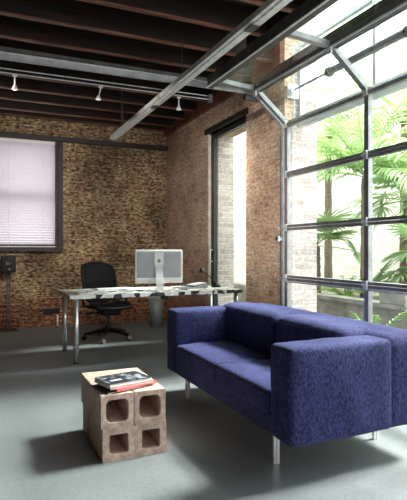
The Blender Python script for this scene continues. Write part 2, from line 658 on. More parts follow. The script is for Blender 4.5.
struct('floor', MB().box(XL - .3, WX + WT, YN - .3, WY + WT, -0.12, 0), M['floor'], 'blue-grey polished concrete floor of the loft')
# back wall, opening for window_1: X .12..1.10 Z 1.24..2.90
wx0, wx1, wz0, wz1 = 0.05, 1.12, 1.235, 2.90
b = MB()
b.box(XL, wx0, WY, WY + WT, 0, ZC).box(wx1, WX + WT, WY, WY + WT, 0, ZC)
b.box(wx0, wx1, WY, WY + WT, 0, wz0).box(wx0, wx1, WY, WY + WT, wz1, ZC)
struct('wall_back', b, M['brick'], 'worn ochre and red brick wall behind the desk')
# right wall: opening A (tall glazed door) Y 5.26..6.37, opening B (sectional door) Y -0.5..4.42
b = MB()
b.box(WX, WX + WT, 6.37, WY, 0, ZC)
b.box(WX, WX + WT, 5.26, 6.37, 2.83, ZC)
b.box(WX, WX + WT, 4.42, 5.26, 0, ZC)
b.box(WX, WX + WT, YN, -0.52, 0, ZC)
struct('wall_right', b, M['brick_r'], 'brown brick wall with the tall glazed openings')
struct('wall_left', MB().box(XL - .3, XL, YN, WY + WT, 0, ZC), M['brick'])
b = MB()
b.box(XL, 0.7, YN - .3, YN, 0, ZC).box(2.75, WX + WT, YN - .3, YN, 0, ZC)
b.box(0.7, 2.75, YN - .3, YN, 2.8, ZC).box(0.7, 2.75, YN - .3, YN, 0, 1.0)  # unseen opening, placed to suit the added fill light
struct('wall_front', b, M['brick'])
# pale outer face of the right wall
b = MB()
b.box(WX + WT, WX + WT + .06, 6.37, 10.2, 0, 4.2).box(WX + WT, WX + WT + .06, 4.42, 5.26, 0, 4.2)
b.box(WX + WT, WX + WT + .06, 5.26, 6.37, 2.83, 4.2)
b.box(WX + .09, WX + WT, 4.415, 4.4199, 0, 3.40)
b.box(WX + .16, WX + WT, 6.365, 6.3699, 0, 2.83)
struct('trim_1', b, M['brick_reveal'], 'brick reveals and outer face of the right wall, coloured pale as if sunlit')
# pale plaster on the arris of the pier beside the sectional door
struct('trim_2', MB().box(WX - .012, WX + .03, 4.43, 4.475, 0.0, 2.02), M['plaster'], 'pale plaster strip on the edge of the brick pier')

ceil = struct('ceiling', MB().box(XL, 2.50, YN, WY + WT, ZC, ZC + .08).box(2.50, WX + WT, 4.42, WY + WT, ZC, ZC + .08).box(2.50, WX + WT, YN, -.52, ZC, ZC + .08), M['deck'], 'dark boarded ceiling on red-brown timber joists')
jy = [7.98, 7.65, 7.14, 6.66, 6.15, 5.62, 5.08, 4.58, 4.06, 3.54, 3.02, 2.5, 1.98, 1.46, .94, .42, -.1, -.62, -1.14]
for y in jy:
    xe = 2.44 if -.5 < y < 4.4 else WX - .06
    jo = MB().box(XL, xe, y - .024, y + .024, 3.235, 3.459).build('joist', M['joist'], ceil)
    MB().box(XL, xe, y - .026, y + .018, 3.218, 3.2348).build('lit_edge', M['lit_edge'], jo)  # strip stands for the joist's lower edge catching bounced light
struct('trim_3', MB().box(WX - .06, WX, 4.42, WY, 3.16, 3.459), M['ledger'], 'red-brown timber ledger carrying the joists on the right wall')
struct('trim_4', MB().box(XL, WX, WY - .07, WY, 2.905, 2.975), M['darkwood'], 'dark timber rail along the back wall above the window')
struct('trim_5', MB().box(WX - .03, WX + .12, 5.2, 6.43, 2.83, 2.90), M['darkmetal'], 'dark steel lintel over the tall narrow door')

struct('trim_6', MB().box(2.441, 2.499, -.52, 4.42, 3.20, 3.459), M['joist'], 'dark timber trimmer along the roof light')
rl = empty('window_3')
rl['kind'] = 'structure'
rl['label'] = 'glazed roof light strip above the sectional door'
b = MB()
b.box(2.501, 2.54, -.52, 4.42, ZC, ZC + .06).box(WX + WT - .05, WX + WT, -.52, 4.42, ZC, ZC + .06)
for y in (4.40, 3.29, 2.1, .9, -.3):
    b.box(2.54, WX + WT - .05, y - .018, y + .018, ZC, ZC + .06)
b.build('window_frame', M['plastic'], rl)
for (a, c) in ((3.308, 4.382), (2.118, 3.272), (.918, 2.082), (-.282, .882)):
    MB().box(2.54, WX + WT - .05, a, c, ZC + .03, ZC + .034).build('window_pane', M['glass'], rl)

# window_1 in the back wall
win = empty('window_1')
win['kind'] = 'structure'
win['label'] = 'sash window with dark frame in the back wall'
yf0, yf1 = WY + .02, WY + .10
b = MB()
b.box(wx0, wx0 + .09, yf0, yf1, wz0, wz1).box(wx1 - .10, wx1, yf0, yf1, wz0, wz1)
b.box(wx0 + .09, wx1 - .10, yf0, yf1, wz1 - .07, wz1).box(wx0 + .09, wx1 - .10, yf0, yf1, wz0, wz0 + .07)
b.build('window_frame', M['darkwood'], win)
MB().box(wx0 + .09, wx1 - .10, yf0 + .01, yf1 - .01, 2.03, 2.075).build('meeting_rail', M['darkwood'], win)
MB().box(wx0 + .09, wx1 - .10, yf0 + .04, yf0 + .045, wz0 + .07, wz1 - .07).build('window_pane', M['glass'], win)
MB().box(wx0 - .04, wx1 + .03, WY - .09, WY + .019, wz0 - .055, wz0 - .001).build('window_sill', M['darkwood'], win)
b = MB()
b.box(wx1 - .035, wx1 + .035, WY - .03, WY - .001, wz0, wz1).box(wx0 - .04, wx0 + .03, WY - .03, WY - .001, wz0, wz1)
b.build('window_casing', M['darkwood'], win)

bl = thing('venetian_blind', 'pale venetian blind hanging down in the back wall window', 'blind', (0.62, WY - .052, 0))
MB().box(-.50, .41, -.016, .016, 2.845, 2.885).build('head_rail', M['white'], bl)
b = MB()
z = 2.825
while z > 1.27:
    b.box(-.50, .41, -.023, .023, z - .0008, z + .0008, rot=Matrix.Rotation(R(-54), 3, 'X'), org=(0, 0, z))
    z -= .040
b.build('slats', M['slat'], bl)
MB().box(-.50, .41, -.012, .012, 1.245, 1.26).build('bottom_rail', M['white'], bl)
for i in range(2):
    x = -.27 + .5 * i
    MB().tube([(x, -.014, 2.84), (x, -.014, 1.26)], .0014, 5).build('cord', M['white'], bl)

# tall narrow door opening A: dark frame with glass
dA = empty('door_1')
dA['kind'] = 'structure'
dA['label'] = 'tall narrow glazed door with dark frame in the brick wall'
fx0, fx1 = WX + .045, WX + .105
b = MB()
b.box(fx0, fx1, 6.27, 6.355, 0, 2.825).box(fx0, fx1, 5.265, 5.30, 0, 2.825)
b.box(fx0, fx1, 5.30, 6.27, 2.76, 2.825).box(fx0, fx1, 5.30, 6.27, 0, .08)
b.build('door_frame', M['darkmetal'], dA)
MB().box(fx0 + .025, fx0 + .031, 5.30, 6.27, .08, 2.76).build('door_pane', M['glass'], dA)
b = MB()
b.tube([(fx0 - .045, 6.30, 1.02), (fx0 - .045, 6.30, 1.22)], .012, 8)
b.tube([(fx0 - .045, 6.30, 1.04), (fx0, 6.30, 1.04)], .009, 8).tube([(fx0 - .045, 6.30, 1.2), (fx0, 6.30, 1.2)], .009, 8)
b.build('door_handle', M['galv'], dA, smooth=True)
MB().box(WX + .004, WX + .04, 6.352, 6.3645, 0, 2.82).build('door_casing', M['plaster'], dA)

# fixed transom window high in opening B, behind the sectional door
tw = empty('window_2')
tw['kind'] = 'structure'
tw['label'] = 'high fixed glazing above the sectional door'
tx0, tx1 = WX + .16, WX + .21
b = MB()
b.box(tx0, tx1, -.5, 4.40, 2.50, 2.55).box(tx0, tx1, -.5, 4.40, 3.35, 3.395)
for y in (4.385, 3.29, 2.1, .9, -.3):
    b.box(tx0, tx1, y - .018, y + .018, 2.55, 3.35)
b.build('window_frame', M['plastic'], tw)
for (a, c) in ((3.308, 4.367), (2.118, 3.272), (.918, 2.082), (-.282, .882)):
    MB().box(tx0 + .02, tx0 + .024, a, c, 2.55, 3.35).build('window_pane', M['glass'], tw)

# ------------------------------------------------------------------ the sectional glass door, part open on its curved track
door = empty('door_2')
door['kind'] = 'structure'
door['label'] = 'sectional overhead door of glass panes in grey aluminium frames'
DX = 2.88
prof = [(DX, 0.0), (DX, .457), (DX, .914), (DX, 1.43), (DX, 1.976), (DX, 2.496), (2.50, 2.81), (1.99, 2.85)]
ys = [4.36, 3.16, 1.96, .76, -.44]
for si in range(len(prof) - 1):
    (xa, za), (xb, zb) = prof[si], prof[si + 1]
    A, B = Vector((xa, 0, za)), Vector((xb, 0, zb))
    d = (B - A).normalized()
    nrm = Vector((-d.z, 0, d.x))           # towards the room / down
    nrm = nrm if nrm.x < 0 or nrm.z < 0 else -nrm
    g = .003
    rw = .025
    a, c = A + d * (g + rw / 2), B - d * (g + rw / 2)
    b = MB()
    for P in (a, c):
        b.bar((P.x, ys[0], P.z), (P.x, ys[-1], P.z), .045, rw, up=d)
    for yi, y in enumerate(ys):
        wdt = .05
        yy = y - wdt / 2 if yi == 0 else (y + wdt / 2 if yi == 4 else y)
        b.bar((a.x + d.x * rw / 2, yy, a.z + d.z * rw / 2), (c.x - d.x * rw / 2, yy, c.z - d.z * rw / 2), .043, wdt, up=(0, 1, 0))
    sec = b.build('door_section', M['alu'], door)
    for k in range(4):
        y0, y1 = ys[k + 1] + (.0275 if k < 3 else .055), ys[k] - (.0275 if k else .055)
        q = MB()
        q.bar((a.x + d.x * rw / 2, (y0 + y1) / 2, a.z + d.z * rw / 2), (c.x - d.x * rw / 2, (y0 + y1) / 2, c.z - d.z * rw / 2), .005, y1 - y0, up=(0, 1, 0))
        q.build('door_pane', M['glass'], sec)
# hinges at the joints
for (hx, hz) in prof[1:-1]:
    for y in (4.33, 3.16, 1.96, .76):
        off = -.03 if hx > 2.8 else -.006
        zz = 0 if hx > 2.8 else -.03
        b = MB().box(hx + off - .012, hx + off + .006, y - .022, y + .022, hz + zz - .035, hz + zz + .035)
        b.tube([(hx + off - .012, y - .03, hz + zz), (hx + off - .012, y + .03, hz + zz)], .010, 8)
        b.build('hinge', M['galv'], door)
# deep struts across the sections folded overhead
for (xx, zl, zh) in ((1.985, 2.762, 2.872), (2.505, 2.785, 2.915)):
    b = MB()
    b.box(xx - .006, xx + .006, -.44, 4.36, zl, zh)
    b.box(xx + .006, xx + .05, -.44, 4.36, zh - .008, zh)
    b.box(xx + .006, xx + .05, -.44, 4.36, zl, zl + .006)
    ds = b.build('door_strut', M['beam'], door)
    MB().box(xx - .020, xx - .0062, -.44, 4.36, zl, zl + .010).build('edge_strip', M['galv'], ds)
# weather bar at waist height
MB().box(DX - .034, DX - .024, -.44, 4.36, .868, .884).build('lift_bar', M['galv'], door)

# side track: vertical, curve, horizontal run under the ceiling
tr = thing('door_track', 'long galvanised steel track curving from the glass door under the ceiling', 'track', (0, 4.42, 0))


def track_pts(off=0.0):
    P = [(DX, 0, 0.02), (DX, 0, 2.44), (DX - .012, 0, 2.50), (DX - .045, 0, 2.55), (2.56, 0, 2.775),
         (2.50, 0, 2.803), (2.42, 0, 2.812), (XL + .05, 0, 2.78)]
    return P


b = MB()
pl = track_pts()
b2 = MB()
for i in range(len(pl) - 1):
    P, Q = Vector(pl[i]), Vector(pl[i + 1])
    b.bar(P, Q, .055, .010, up=(0, 1, 0))            # web facing the opening
    dd = (Q - P).normalized()
    n_ = Vector((dd.z, 0, -dd.x))
    for sgn in (-1, 1):
        o_ = n_ * (.0275 * sgn) + Vector((0, -.018, 0))
        (b if sgn < 0 else b2).bar(P + o_, Q + o_, .006, .026, up=(0, 1, 0))
b.build('rail', M['rail'], tr)
b2.build('rail_lip', M['galv'], tr)
b = MB()
b.box(DX - .02, DX + .018, .012, .030, .02, 2.40)
b.box(XL + .05, 2.40, .006, .030, 2.835, 2.855).box(XL + .05, 2.40, .006, .012, 2.835, 2.885)
b.build('angle_iron', M['beam'], tr)
for z in (.35, .9, 1.43, 2.0):
    q = MB().box(DX - .05, DX - .02, -.012, .012, z - .02, z + .02)
    q.tube([(DX - .06, 0, z), (DX - .02, 0, z)], .014, 8)
    q.build('roller_bracket', M['galv'], tr)
q = MB().box(DX - .09, DX - .03, -.03, .01, 1.30, 1.335).box(DX - .09, DX - .07, -.05, .02, 1.29, 1.345)
q.build('lock_bolt', M['galv'], tr)
q = MB().box(2.42, 2.60, -.02, .028, 2.72, 2.88)
q.build('corner_plate', M['beam'], tr)
for x in (-2.6, -.4, 1.75):
    MB().box(x - .005, x + .005, .012, .018, 2.86, 3.26).box(x - .02, x + .02, .006, .03, 2.84, 2.87).build('hanger', M['darkmetal'], tr)

# torsion shaft, spring and drum over the door
ts = thing('torsion_spring_shaft', 'dark coil spring on a steel shaft above the glass door', 'door spring', (2.955, 0, 2.865))
MB().tube([(0, 4.40, 0), (0, -.4, 0)], .011, 10).build('shaft', M['alu'], ts, smooth=True)
b = MB()
pts = []
for i in range(12 * 60 + 1):
    a = i * 2 * math.pi / 12
    pts.append((.030 * math.cos(a), 3.72 - i / 720 * .88, .030 * math.sin(a)))
b.tube(pts, .0062, 5)
b.tube([(0, 3.74, 0), (0, 2.82, 0)], .026, 14)
b.build('coil', M['spring'], ts, smooth=True)
for y in (3.75, 2.81):
    MB().lathe([(.028, -.025), (.046, -.02), (.046, .02), (.028, .025)], (0, y, 0), 16, 'Y').build('winding_cone', M['beam'], ts)
MB().lathe([(.052, -.006), (.052, 0), (.034, .004), (.034, .04), (.055, .045), (.055, .052)], (0, 4.32, 0), 24, 'Y').build('cable_drum', M['galv'], ts)
MB().box(-.045, .10, 4.385, 4.393, -.07, .07).build('end_bearing_plate', M['galv'], ts)
MB().box(.02, .10, 3.80, 3.806, -.05, .05).box(-.02, .02, 3.80, 3.806, -.03, .03).build('centre_bearing', M['galv'], ts)
MB().tube([(-.06, 4.40, .05), (-.02, 4.30, .05), (-.03, 4.27, -.05), (-.02, 4.3, -.3)], .003, 6).build('cable', M['galv'], ts)

# long channel running away under the ceiling
ch = thing('steel_channel', 'long pale steel channel running towards the back wall under the joists', 'beam', (1.668, 0, 2.70), .009)
b = MB()
b.box(-.046, .046, .9, 6.62, -.006, .0)
b.box(-.046, -.040, .9, 6.62, 0, .035).box(.040, .046, .9, 6.62, 0, .035)
b.box(-.014, .014, .9, 6.62, -.014, -.006)
b.build('channel', M['galv'], ch)
for y in (1.2, 6.17):
    MB().box(-.012, .012, y - .002, y + .002, .0, .535).build('hanger_strap', M['darkmetal'], ch)
for y in (2.9, 4.9):
    MB().box(-.03, .03, y - .05, y + .05, -.024, -.016).build('splice_plate', M['beam'], ch)

# light wires and spotlights
lw = thing('lighting_wire', 'pair of thin bright cables stretched under the long door track', 'cable', (0, 4.66, 2.735))
for dz in (0, .045):
    MB().tube([(XL + .01, dz * .6, dz), (2.15, dz * .6, dz + .02)], .0045, 6).build('wire', M['galv'], lw)
MB().box(2.13, 2.17, -.012, .04, -.005, .07).build('wire_anchor', M['beam'], lw)
MB().box(-.01, .01, -.004, .03, .04, .53, ).build('ceiling_stay', M['darkmetal'], lw)


def spot(x, tilt, label, aim, energy=115, size=82):
    t = thing('spotlight', label, 'lamp', (x, 4.66, 2.735), 0, 'small spotlights on the stretched cables')
    MB().box(-.02, .02, -.008, .010, -.008, .006).build('clip', M['white'], t)
    e = Vector((math.sin(tilt) * .15, 0, -.10))
    MB().tube([(0, 0, -.006), tuple(e)], .0065, 8).build('stem', M['white'], t, smooth=True)
    b = MB().lathe([(.008, .016), (.014, .01), (.018, -.005), (.028, -.022), (.026, -.024), (.01, -.014)], tuple(e), 16)
    b.build('lamp_head', M['white'], t, smooth=True)
    ld = bpy.data.lights.new('spotlight_bulb', 'SPOT')
    ld.energy = energy
    ld.color = (1.0, 0.92, 0.80)
    ld.spot_size = R(size)
    ld.spot_blend = 0.9
    ld.shadow_soft_size = 0.03
    lo = bpy.data.objects.new('spotlight_bulb', ld)
    col.objects.link(lo)
    lo.parent = t
    lo.location = (e.x, e.y, e.z - .045)
    lo.rotation_euler = Vector(aim).to_track_quat('-Z', 'Y').to_euler()
    return t


spot(.256, 0.0, 'small pale spotlight hanging near the left end of the cables', (-.3, 3.3, -1.0))
spot(1.014, -.15, 'small pale spotlight hanging near the middle of the cables, above the chair', (.2, 3.3, -1.1))
spot(1.80, .0, 'small pale spotlight hanging just right of the long diagonal steel channel', (1.5, 2.2, -.85), 75, 80)
spot(-.75, .0, 'added unseen spotlight on the cables past the left edge of the view, lighting the right wall', (3.65, .25, -.75), 330, 44)  # lamp added out of view to brighten the brick of the right wall

# ------------------------------------------------------------------ sofa
sofa = thing('sofa', 'deep blue two seat sofa with boxy arms on thin chrome legs', 'sofa', (1.9, 3.045, 0))


def so(name, x0, x1, y0, y1, z0, z1, r, puff=(0, 0, 0), wr=0.0, seed=0, parent=None, ns=14):
    b = MB().soft(x0 - 1.9, x1 - 1.9, y0 - 3.045, y1 - 3.045, z0, z1, r, puff, ns, wr, seed)
    return b.build(name, M['sofa'], parent or sofa, smooth=True)


Y0, Y1 = 2.115, 3.975
so('base', 1.432, 2.39, Y0 + .015, Y1 - .015, .192, .31, .015, wr=.001)
so('arm', 1.425, 2.105, Y0, Y0 + .205, .19, .695, .026, (.006, .016, .006), .0025, 1)
so('arm', 1.425, 2.105, Y1 - .205, Y1, .19, .705, .026, (.006, .022, .006), .0025, 2)
so('backrest', 2.06, 2.41, Y0, Y1, .19, .715, .07, (.012, .0, .010), .002, 3)
ym = 3.02
so('seat_cushion', 1.428, 1.99, Y0 + .20, ym, .29, .432, .032, (.006, .0, .018), .0022, 4)
so('seat_cushion', 1.428, 1.99, ym, Y1 - .20, .29, .432, .032, (.006, .0, .018), .0022, 5)
so('back_cushion', 1.885, 2.20, Y0 + .19, ym, .36, .735, .075, (.02, .0, .016), .0025, 6)
so('back_cushion', 1.885, 2.20, ym, Y1 - .05, .36, .735, .075, (.02, .0, .016), .0025, 7)
for (x, y) in ((1.505, 2.38), (1.505, 3.70), (2.28, 2.44), (2.28, 3.70)):
    b = MB()
    b.tube([(x - 1.9 - .011, y - 3.045, 0.001), (x - 1.9 - .011, y - 3.045, .2)], .011, 10)
    b.tube([(x - 1.9 + .011, y - 3.045, 0.001), (x - 1.9 + .011, y - 3.045, .2)], .011, 10)
    b.build('leg', M['chrome'], sofa, smooth=False)


# ------------------------------------------------------------------ hollow blocks
def rrect(hw, hh, r, n=4):
    P = []
    for cx, cy, a0 in ((hw - r, hh - r, 0), (-hw + r, hh - r, 90), (-hw + r, -hh + r, 180), (hw - r, -hh + r, 270)):
        for i in range(n + 1):
            a = R(a0 + 90 * i / n)
            P.append((cx + r * math.cos(a), cy + r * math.sin(a)))
    return P


def block_mesh(name, hole, rr, seed):
    """hollow block .19 x .19, .39 long in Y, hole right through; chipped edges."""
    H, L = .0945, .194
    n = 4
    rnd = random.Random(seed)
    o = rrect(H, H, .006, n)
    i_ = rrect(hole / 2, hole / 2, rr, n)
    b = MB()
    K = len(o)
    rings = []
    segs = 8
    for j in range(segs + 1):
        y = -L + 2 * L * j / segs
        ring = []
        for (x, z) in o:
            c = rnd.uniform(-.0012, .0012)
            ring.append(len(b.v))
            b.v.append((x + c, y + (rnd.uniform(-.0015, .0015) if j in (0, segs) else 0), z + rnd.uniform(-.001, .001)))
        rings.append(ring)
    irings = []
    for j, y in enumerate((-L, -L + .012, L - .012, L)):
        ring = []
        s_ = 1.0 if j in (0, 3) else .95
        for (x, z) in i_:
            ring.append(len(b.v))
            b.v.append((x * s_, y, z * s_))
        irings.append(ring)
    for A in range(segs):
        for k in range(K):
            k2 = (k + 1) % K
            b.f.append((rings[A][k], rings[A + 1][k], rings[A + 1][k2], rings[A][k2]))
    for A in range(3):
        for k in range(K):
            k2 = (k + 1) % K
            b.f.append((irings[A][k], irings[A][k2], irings[A + 1][k2], irings[A + 1][k]))
    for k in range(K):
        k2 = (k + 1) % K
        b.f.append((rings[0][k], rings[0][k2], irings[0][k2], irings[0][k]))
        b.f.append((rings[-1][k2], rings[-1][k], irings[-1][k], irings[-1][k2]))
    return b


G = 'hollow blocks stacked as a side table'
ox, oy = .614, 2.775
spots = [
    ((ox + .095, oy + .195, .0955), R(0), .112, .012, 'hollow terracotta block at the bottom left of the front of the stack'),
    ((ox + .286, oy + .196, .0955), R(0), .112, .012, 'hollow terracotta block at the bottom right of the front of the stack'),
    ((ox + .082, oy + .190, .2860), R(.6), .132, .030, 'hollow terracotta block with wide rounded hole on the upper left of the stack'),
    ((ox + .280, oy + .192, .2860), R(-.4), .132, .030, 'hollow terracotta block with wide rounded hole on the upper right of the stack'),
    ((ox + .190, oy + .490, .0955), R(90), .0, 0, 'terracotta block lying crosswise on the floor behind the stack front'),
    ((ox + .178, oy + .486, .2860), R(90), .0, 0, 'terracotta block lying crosswise on top at the back of the stack'),
]
for i, (loc, rz, hole, rr, lab) in enumerate(spots):
    if hole:
        mb = block_mesh('b', hole, rr, i)
    else:
        mb = MB().soft(-.0945, .0945, -.194, .194, -.0945, .0945, .006, nseg=4)
    o = mb.build('hollow_block', M['block'], loc=loc)
    o.rotation_euler = (0, 0, rz)
    tag(o, lab, 'block', G)


# books on the stack
def book(name, label, loc, rz, wx, wy, h, cover, pages, spine=None):
    t = thing(name, label, 'book', loc, rz, 'books piled on the block stack')
    c = .0025
    MB().box(-wx / 2 + .004, wx / 2 - .004, -wy / 2 + .004, wy / 2 - .004, c, h - c).build('pages', pages, t)
    MB().box(-wx / 2, wx / 2, -wy / 2, wy / 2, h - c, h).build('cover', cover, t, bevel=.0008)
    b = MB().box(-wx / 2, wx / 2, -wy / 2, wy / 2, 0, c)
    b.box(-wx / 2, -wx / 2 + .004, -wy / 2, wy / 2, c, h - c)
    b.build('back_cover', spine or cover, t)
    return t


zt = .3815
book('magazine', 'thin dark magazine at the bottom of the book pile', (.748, 2.915, zt), R(14), .27, .21, .010, M['darkwood'], M['paper'])
book('book', 'red book sticking out to the right in the middle of the pile', (.800, 2.920, zt + .0105), R(19), .285, .20, .014, M['red'], M['pink'], M['red'])
book('book', 'pink edged book just under the top book', (.775, 2.92, zt + .025), R(14), .285, .21, .014, M['pink'], M['pink'], M['paper'])
t = book('book', 'large book with dark photographic cover on top of the pile', (.772, 2.925, zt + .0395), R(13), .275, .205, .013, M['cover'], M['paper'], M['paper'])
MB().box(-.10, -.03, -.045, -.02, .0132, .0136).build('title_patch', M['white'], t)
MB().box(.02, .06, -.01, .03, .0132, .0135).build('picture_patch', M['grey'], t)

# ------------------------------------------------------------------ desk
TZ = .725
desk = thing('desk', 'long desk with black and white mottled top on chrome tube legs', 'desk', (1.845, 5.71, 0))
b = MB()
rnd = random.Random(4)
x0, x1, y0, y1 = -1.02, 1.01, -.445, .425
nx = 60
n = 0
top = []
for side in (0, 1):
    row = []
    for i in range(nx + 1):
        x = x0 + (x1 - x0) * i / nx
        y = (y0 if side == 0 else y1) + .006 * math.sin(i * 1.3) + rnd.uniform(-.004, .004)
        ids = []
        for z in (TZ - .038, TZ):
            ids.append(len(b.v))
            b.v.append((x, y, z + (rnd.uniform(-.005, .003) if z < TZ and side == 0 else 0)))
        row.append(ids)
    top.append(row)
F_, B_ = top
for i in range(nx):
    b.f.append((F_[i][1], F_[i + 1][1], B_[i + 1][1], B_[i][1]))
    b.f.append((F_[i][0], B_[i][0], B_[i + 1][0], F_[i + 1][0]))
    b.f.append((F_[i][0], F_[i + 1][0], F_[i + 1][1], F_[i][1]))
    b.f.append((B_[i + 1][0], B_[i][0], B_[i][1], B_[i + 1][1]))
b.f.append((F_[0][0], F_[0][1], B_[0][1], B_[0][0]))
b.f.append((F_[nx][1], F_[nx][0], B_[nx][0], B_[nx][1]))
b.build('tabletop', M['cow'], desk)
for (x, y) in ((-.945, -.37), (-.955, .37), (.96, -.37), (.96, .37)):
    g = MB().tube([(x, y, .012), (x, y, TZ - .04)], .028, 18).build('leg', M['chrome'], desk, smooth=True)
    MB().lathe([(.026, 0), (.031, .002), (.031, .011), (.028, .013)], (x, y, 0), 18).build('foot', M['black'], g)
for x in (-.52, .02):
    MB().box(x - .035, x + .035, -.462, -.40, TZ - .075, TZ - .0395).build('clamp', M['black'], desk, bevel=.006)

# monitor seen from behind
mon = thing('computer_monitor', 'pale grey flat computer monitor seen from behind on the desk', 'monitor', (1.93, 5.66, TZ), R(-14))
body = MB().soft(-.285, .285, -.022, .022, .078, .478, .018, nseg=6).build('screen_shell', M['white'], mon, smooth=True)
MB().soft(-.262, .262, -.028, -.018, .145, .452, .008, nseg=6).build('back_panel', M['greyback'], mon, smooth=True)
MB().box(-.268, .268, .0222, .0235, .10, .46).build('screen', M['black'], mon)
b = MB()
n = 10
prof_s = [(-.032 - .13 * math.sin(math.pi * t_ / n / 2) ** 1.5, .30 * (1 - t_ / n) ** 1.0) for t_ in range(n + 1)]
for i in range(n):
    (ya, za), (yb, zb) = prof_s[i], prof_s[i + 1]
    b.bar((0, ya, max(za, .004)), (0, yb, max(zb, .004)), .085, .008, up=(0, -1, .3))
b.box(-.045, .045, -.165, .05, .0005, .008)
b.build('stand', M['white'], mon)
b = MB().box(-.055, .055, -.034, -.029, .29, .46)
b.build('light_stripe', M['white'], mon)
# fruit mark on the back
b = MB()
P = []
for i in range(40):
    a = 2 * math.pi * i / 40
    r = .021 * (1 + .10 * math.cos(2 * a) * 0 - .16 * math.exp(-((a - math.pi / 2) / .28) ** 2) - .10 * math.exp(-((a - 3 * math.pi / 2) / .25) ** 2))
    x, z_ = r * math.cos(a), r * 1.02 * math.sin(a)
    dx, dz = x - .027, z_ - .003
    q = math.hypot(dx, dz)
    if q < .011:
        x, z_ = .027 + dx / q * .011, .003 + dz / q * .011
    P.append((x, z_))
n0 = len(b.v)
for yv in (-.0365, -.0342):
    for (x, z_) in P:
        b.v.append((x, yv, z_ + .345))
for base in (0,):
    cf = len(b.v)
    b.v.append((-.002, -.0365, .345))
    for k in range(40):
        b.f.append((cf, n0 + k, n0 + (k + 1) % 40))
    for k in range(40):
        k2 = (k + 1) % 40
        b.f.append((n0 + k, n0 + k2, n0 + 40 + k2, n0 + 40 + k))
lf = len(b.v)
for (x, z_) in ((-.001, .0205), (.001, .029), (.009, .034), (.009, .027)):
    b.v.append((x, -.0365, z_ + .345))
b.f.append((lf, lf + 3, lf + 2, lf + 1))
b.build('emblem', M['grey'], mon)

kb = thing('keyboard', 'pale keyboard lying on the desk to the left of the monitor', 'keyboard', (1.42, 5.86, TZ), R(6))
MB().box(-.21, .21, -.07, .07, 0.0005, .016).build('tray', M['plastic'], kb, bevel=.003)
b = MB()
for r_ in range(5):
    for c_ in range(16):
        b.box(-.20 + c_ * .025, -.20 + c_ * .025 + .021, -.06 + r_ * .024, -.06 + r_ * .024 + .020, .016, .022)
b.build('keys', M['white'], kb)

# flat papers and a folder pile right of the monitor
pp = thing('folder_pile', 'pile of pale papers and a grey-green folder on the desk right of the monitor', 'papers', (2.36, 5.60, TZ), R(12))
MB().box(-.16, .16, -.11, .11, .0005, .012).build('papers', M['paper'], pp)
b = MB()
n_ = len(b.v)
b.v += [(-.15, -.11, .0125), (.13, -.11, .0125), (.13, .10, .0125), (-.15, .10, .0125),
        (-.14, -.10, .018), (.14, -.105, .060), (.14, .095, .066), (-.14, .095, .020)]
b.f += [(0, 3, 2, 1), (4, 5, 6, 7), (0, 1, 5, 4), (2, 3, 7, 6), (1, 2, 6, 5), (0, 4, 7, 3)]
b.build('folder', M['grey'], pp)
MB().box(-.05, .13, -.08, .08, .067, .074, rot=Matrix.Rotation(R(-8), 3, 'Y'), org=(.12, 0, .066)).build('loose_sheet', M['white'], pp)

tagp = tag(MB().box(-.15, .15, -.10, .10, .0005, .006).build('paper_sheets', M['paper'], loc=(2.62, 5.52, TZ)), 'white sheets of paper on the desk in front of the desk lamp', 'papers')
tagp.rotation_euler = (0, 0, R(-5))

# desk lamp
dl = thing('desk_lamp', 'small black desk lamp with thin slanting arm at the right end of the desk', 'lamp', (2.72, 5.72, TZ))
MB().lathe([(.06, .0005), (.06, .02), (.045, .035), (.03, .06), (.012, .065)], (0, 0, 0), 20).build('base', M['black'], dl, smooth=True)
MB().tube([(0, 0, .06), (-.17, .02, .21)], .006, 8).build('arm', M['black'], dl, smooth=True)
hd = MB().lathe([(.012, .03), (.02, .025), (.034, -.01), (.045, -.03), (.040, -.03), (.02, 0)], (-.19, .022, .22), 18).build('lamp_shade', M['black'], dl, smooth=True)
MB().lathe([(.004, -.028), (.016, -.022), (.016, -.008), (.006, 0)], (-.19, .022, .22), 12).build('bulb', M['white'], hd, smooth=True)

# office chair
oc = thing('office_chair', 'black mesh swivel office chair with five castors behind the desk', 'chair', (1.54, 6.62, 0), R(8))


def grid_patch(fn, nu, nv, thick):
    b = MB()
    ids = [[0] * (nv + 1) for _ in range(nu + 1)]
    ids2 = [[0] * (nv + 1) for _ in range(nu + 1)]
    for i in range(nu + 1):
        for j in range(nv + 1):
            p = Vector(fn(i / nu * 2 - 1, j / nv * 2 - 1))
            ids[i][j] = len(b.v)
            b.v.append(tuple(p))
    for i in range(nu + 1):
        for j in range(nv + 1):
            p = Vector(fn(i / nu * 2 - 1, j / nv * 2 - 1)) + Vector(thick)
            ids2[i][j] = len(b.v)
            b.v.append(tuple(p))
    for i in range(nu):
        for j in range(nv):
            b.f.append((ids[i][j], ids[i + 1][j], ids[i + 1][j + 1], ids[i][j + 1]))
            b.f.append((ids2[i][j], ids2[i][j + 1], ids2[i + 1][j + 1], ids2[i + 1][j]))
    edge = [(i, 0) for i in range(nu)] + [(nu, j) for j in range(nv)] + [(i, nv) for i in range(nu, 0, -1)] + [(0, j) for j in range(nv, 0, -1)]
    for k in range(len(edge)):
        a, c = edge[k], edge[(k + 1) % len(edge)]
        b.f.append((ids[a[0]][a[1]], ids2[a[0]][a[1]], ids2[c[0]][c[1]], ids[c[0]][c[1]]))
    return b


def sq(u, v):       # square to rounded square
    return u * math.sqrt(max(0, 1 - v * v * .32)), v * math.sqrt(max(0, 1 - u * u * .32))


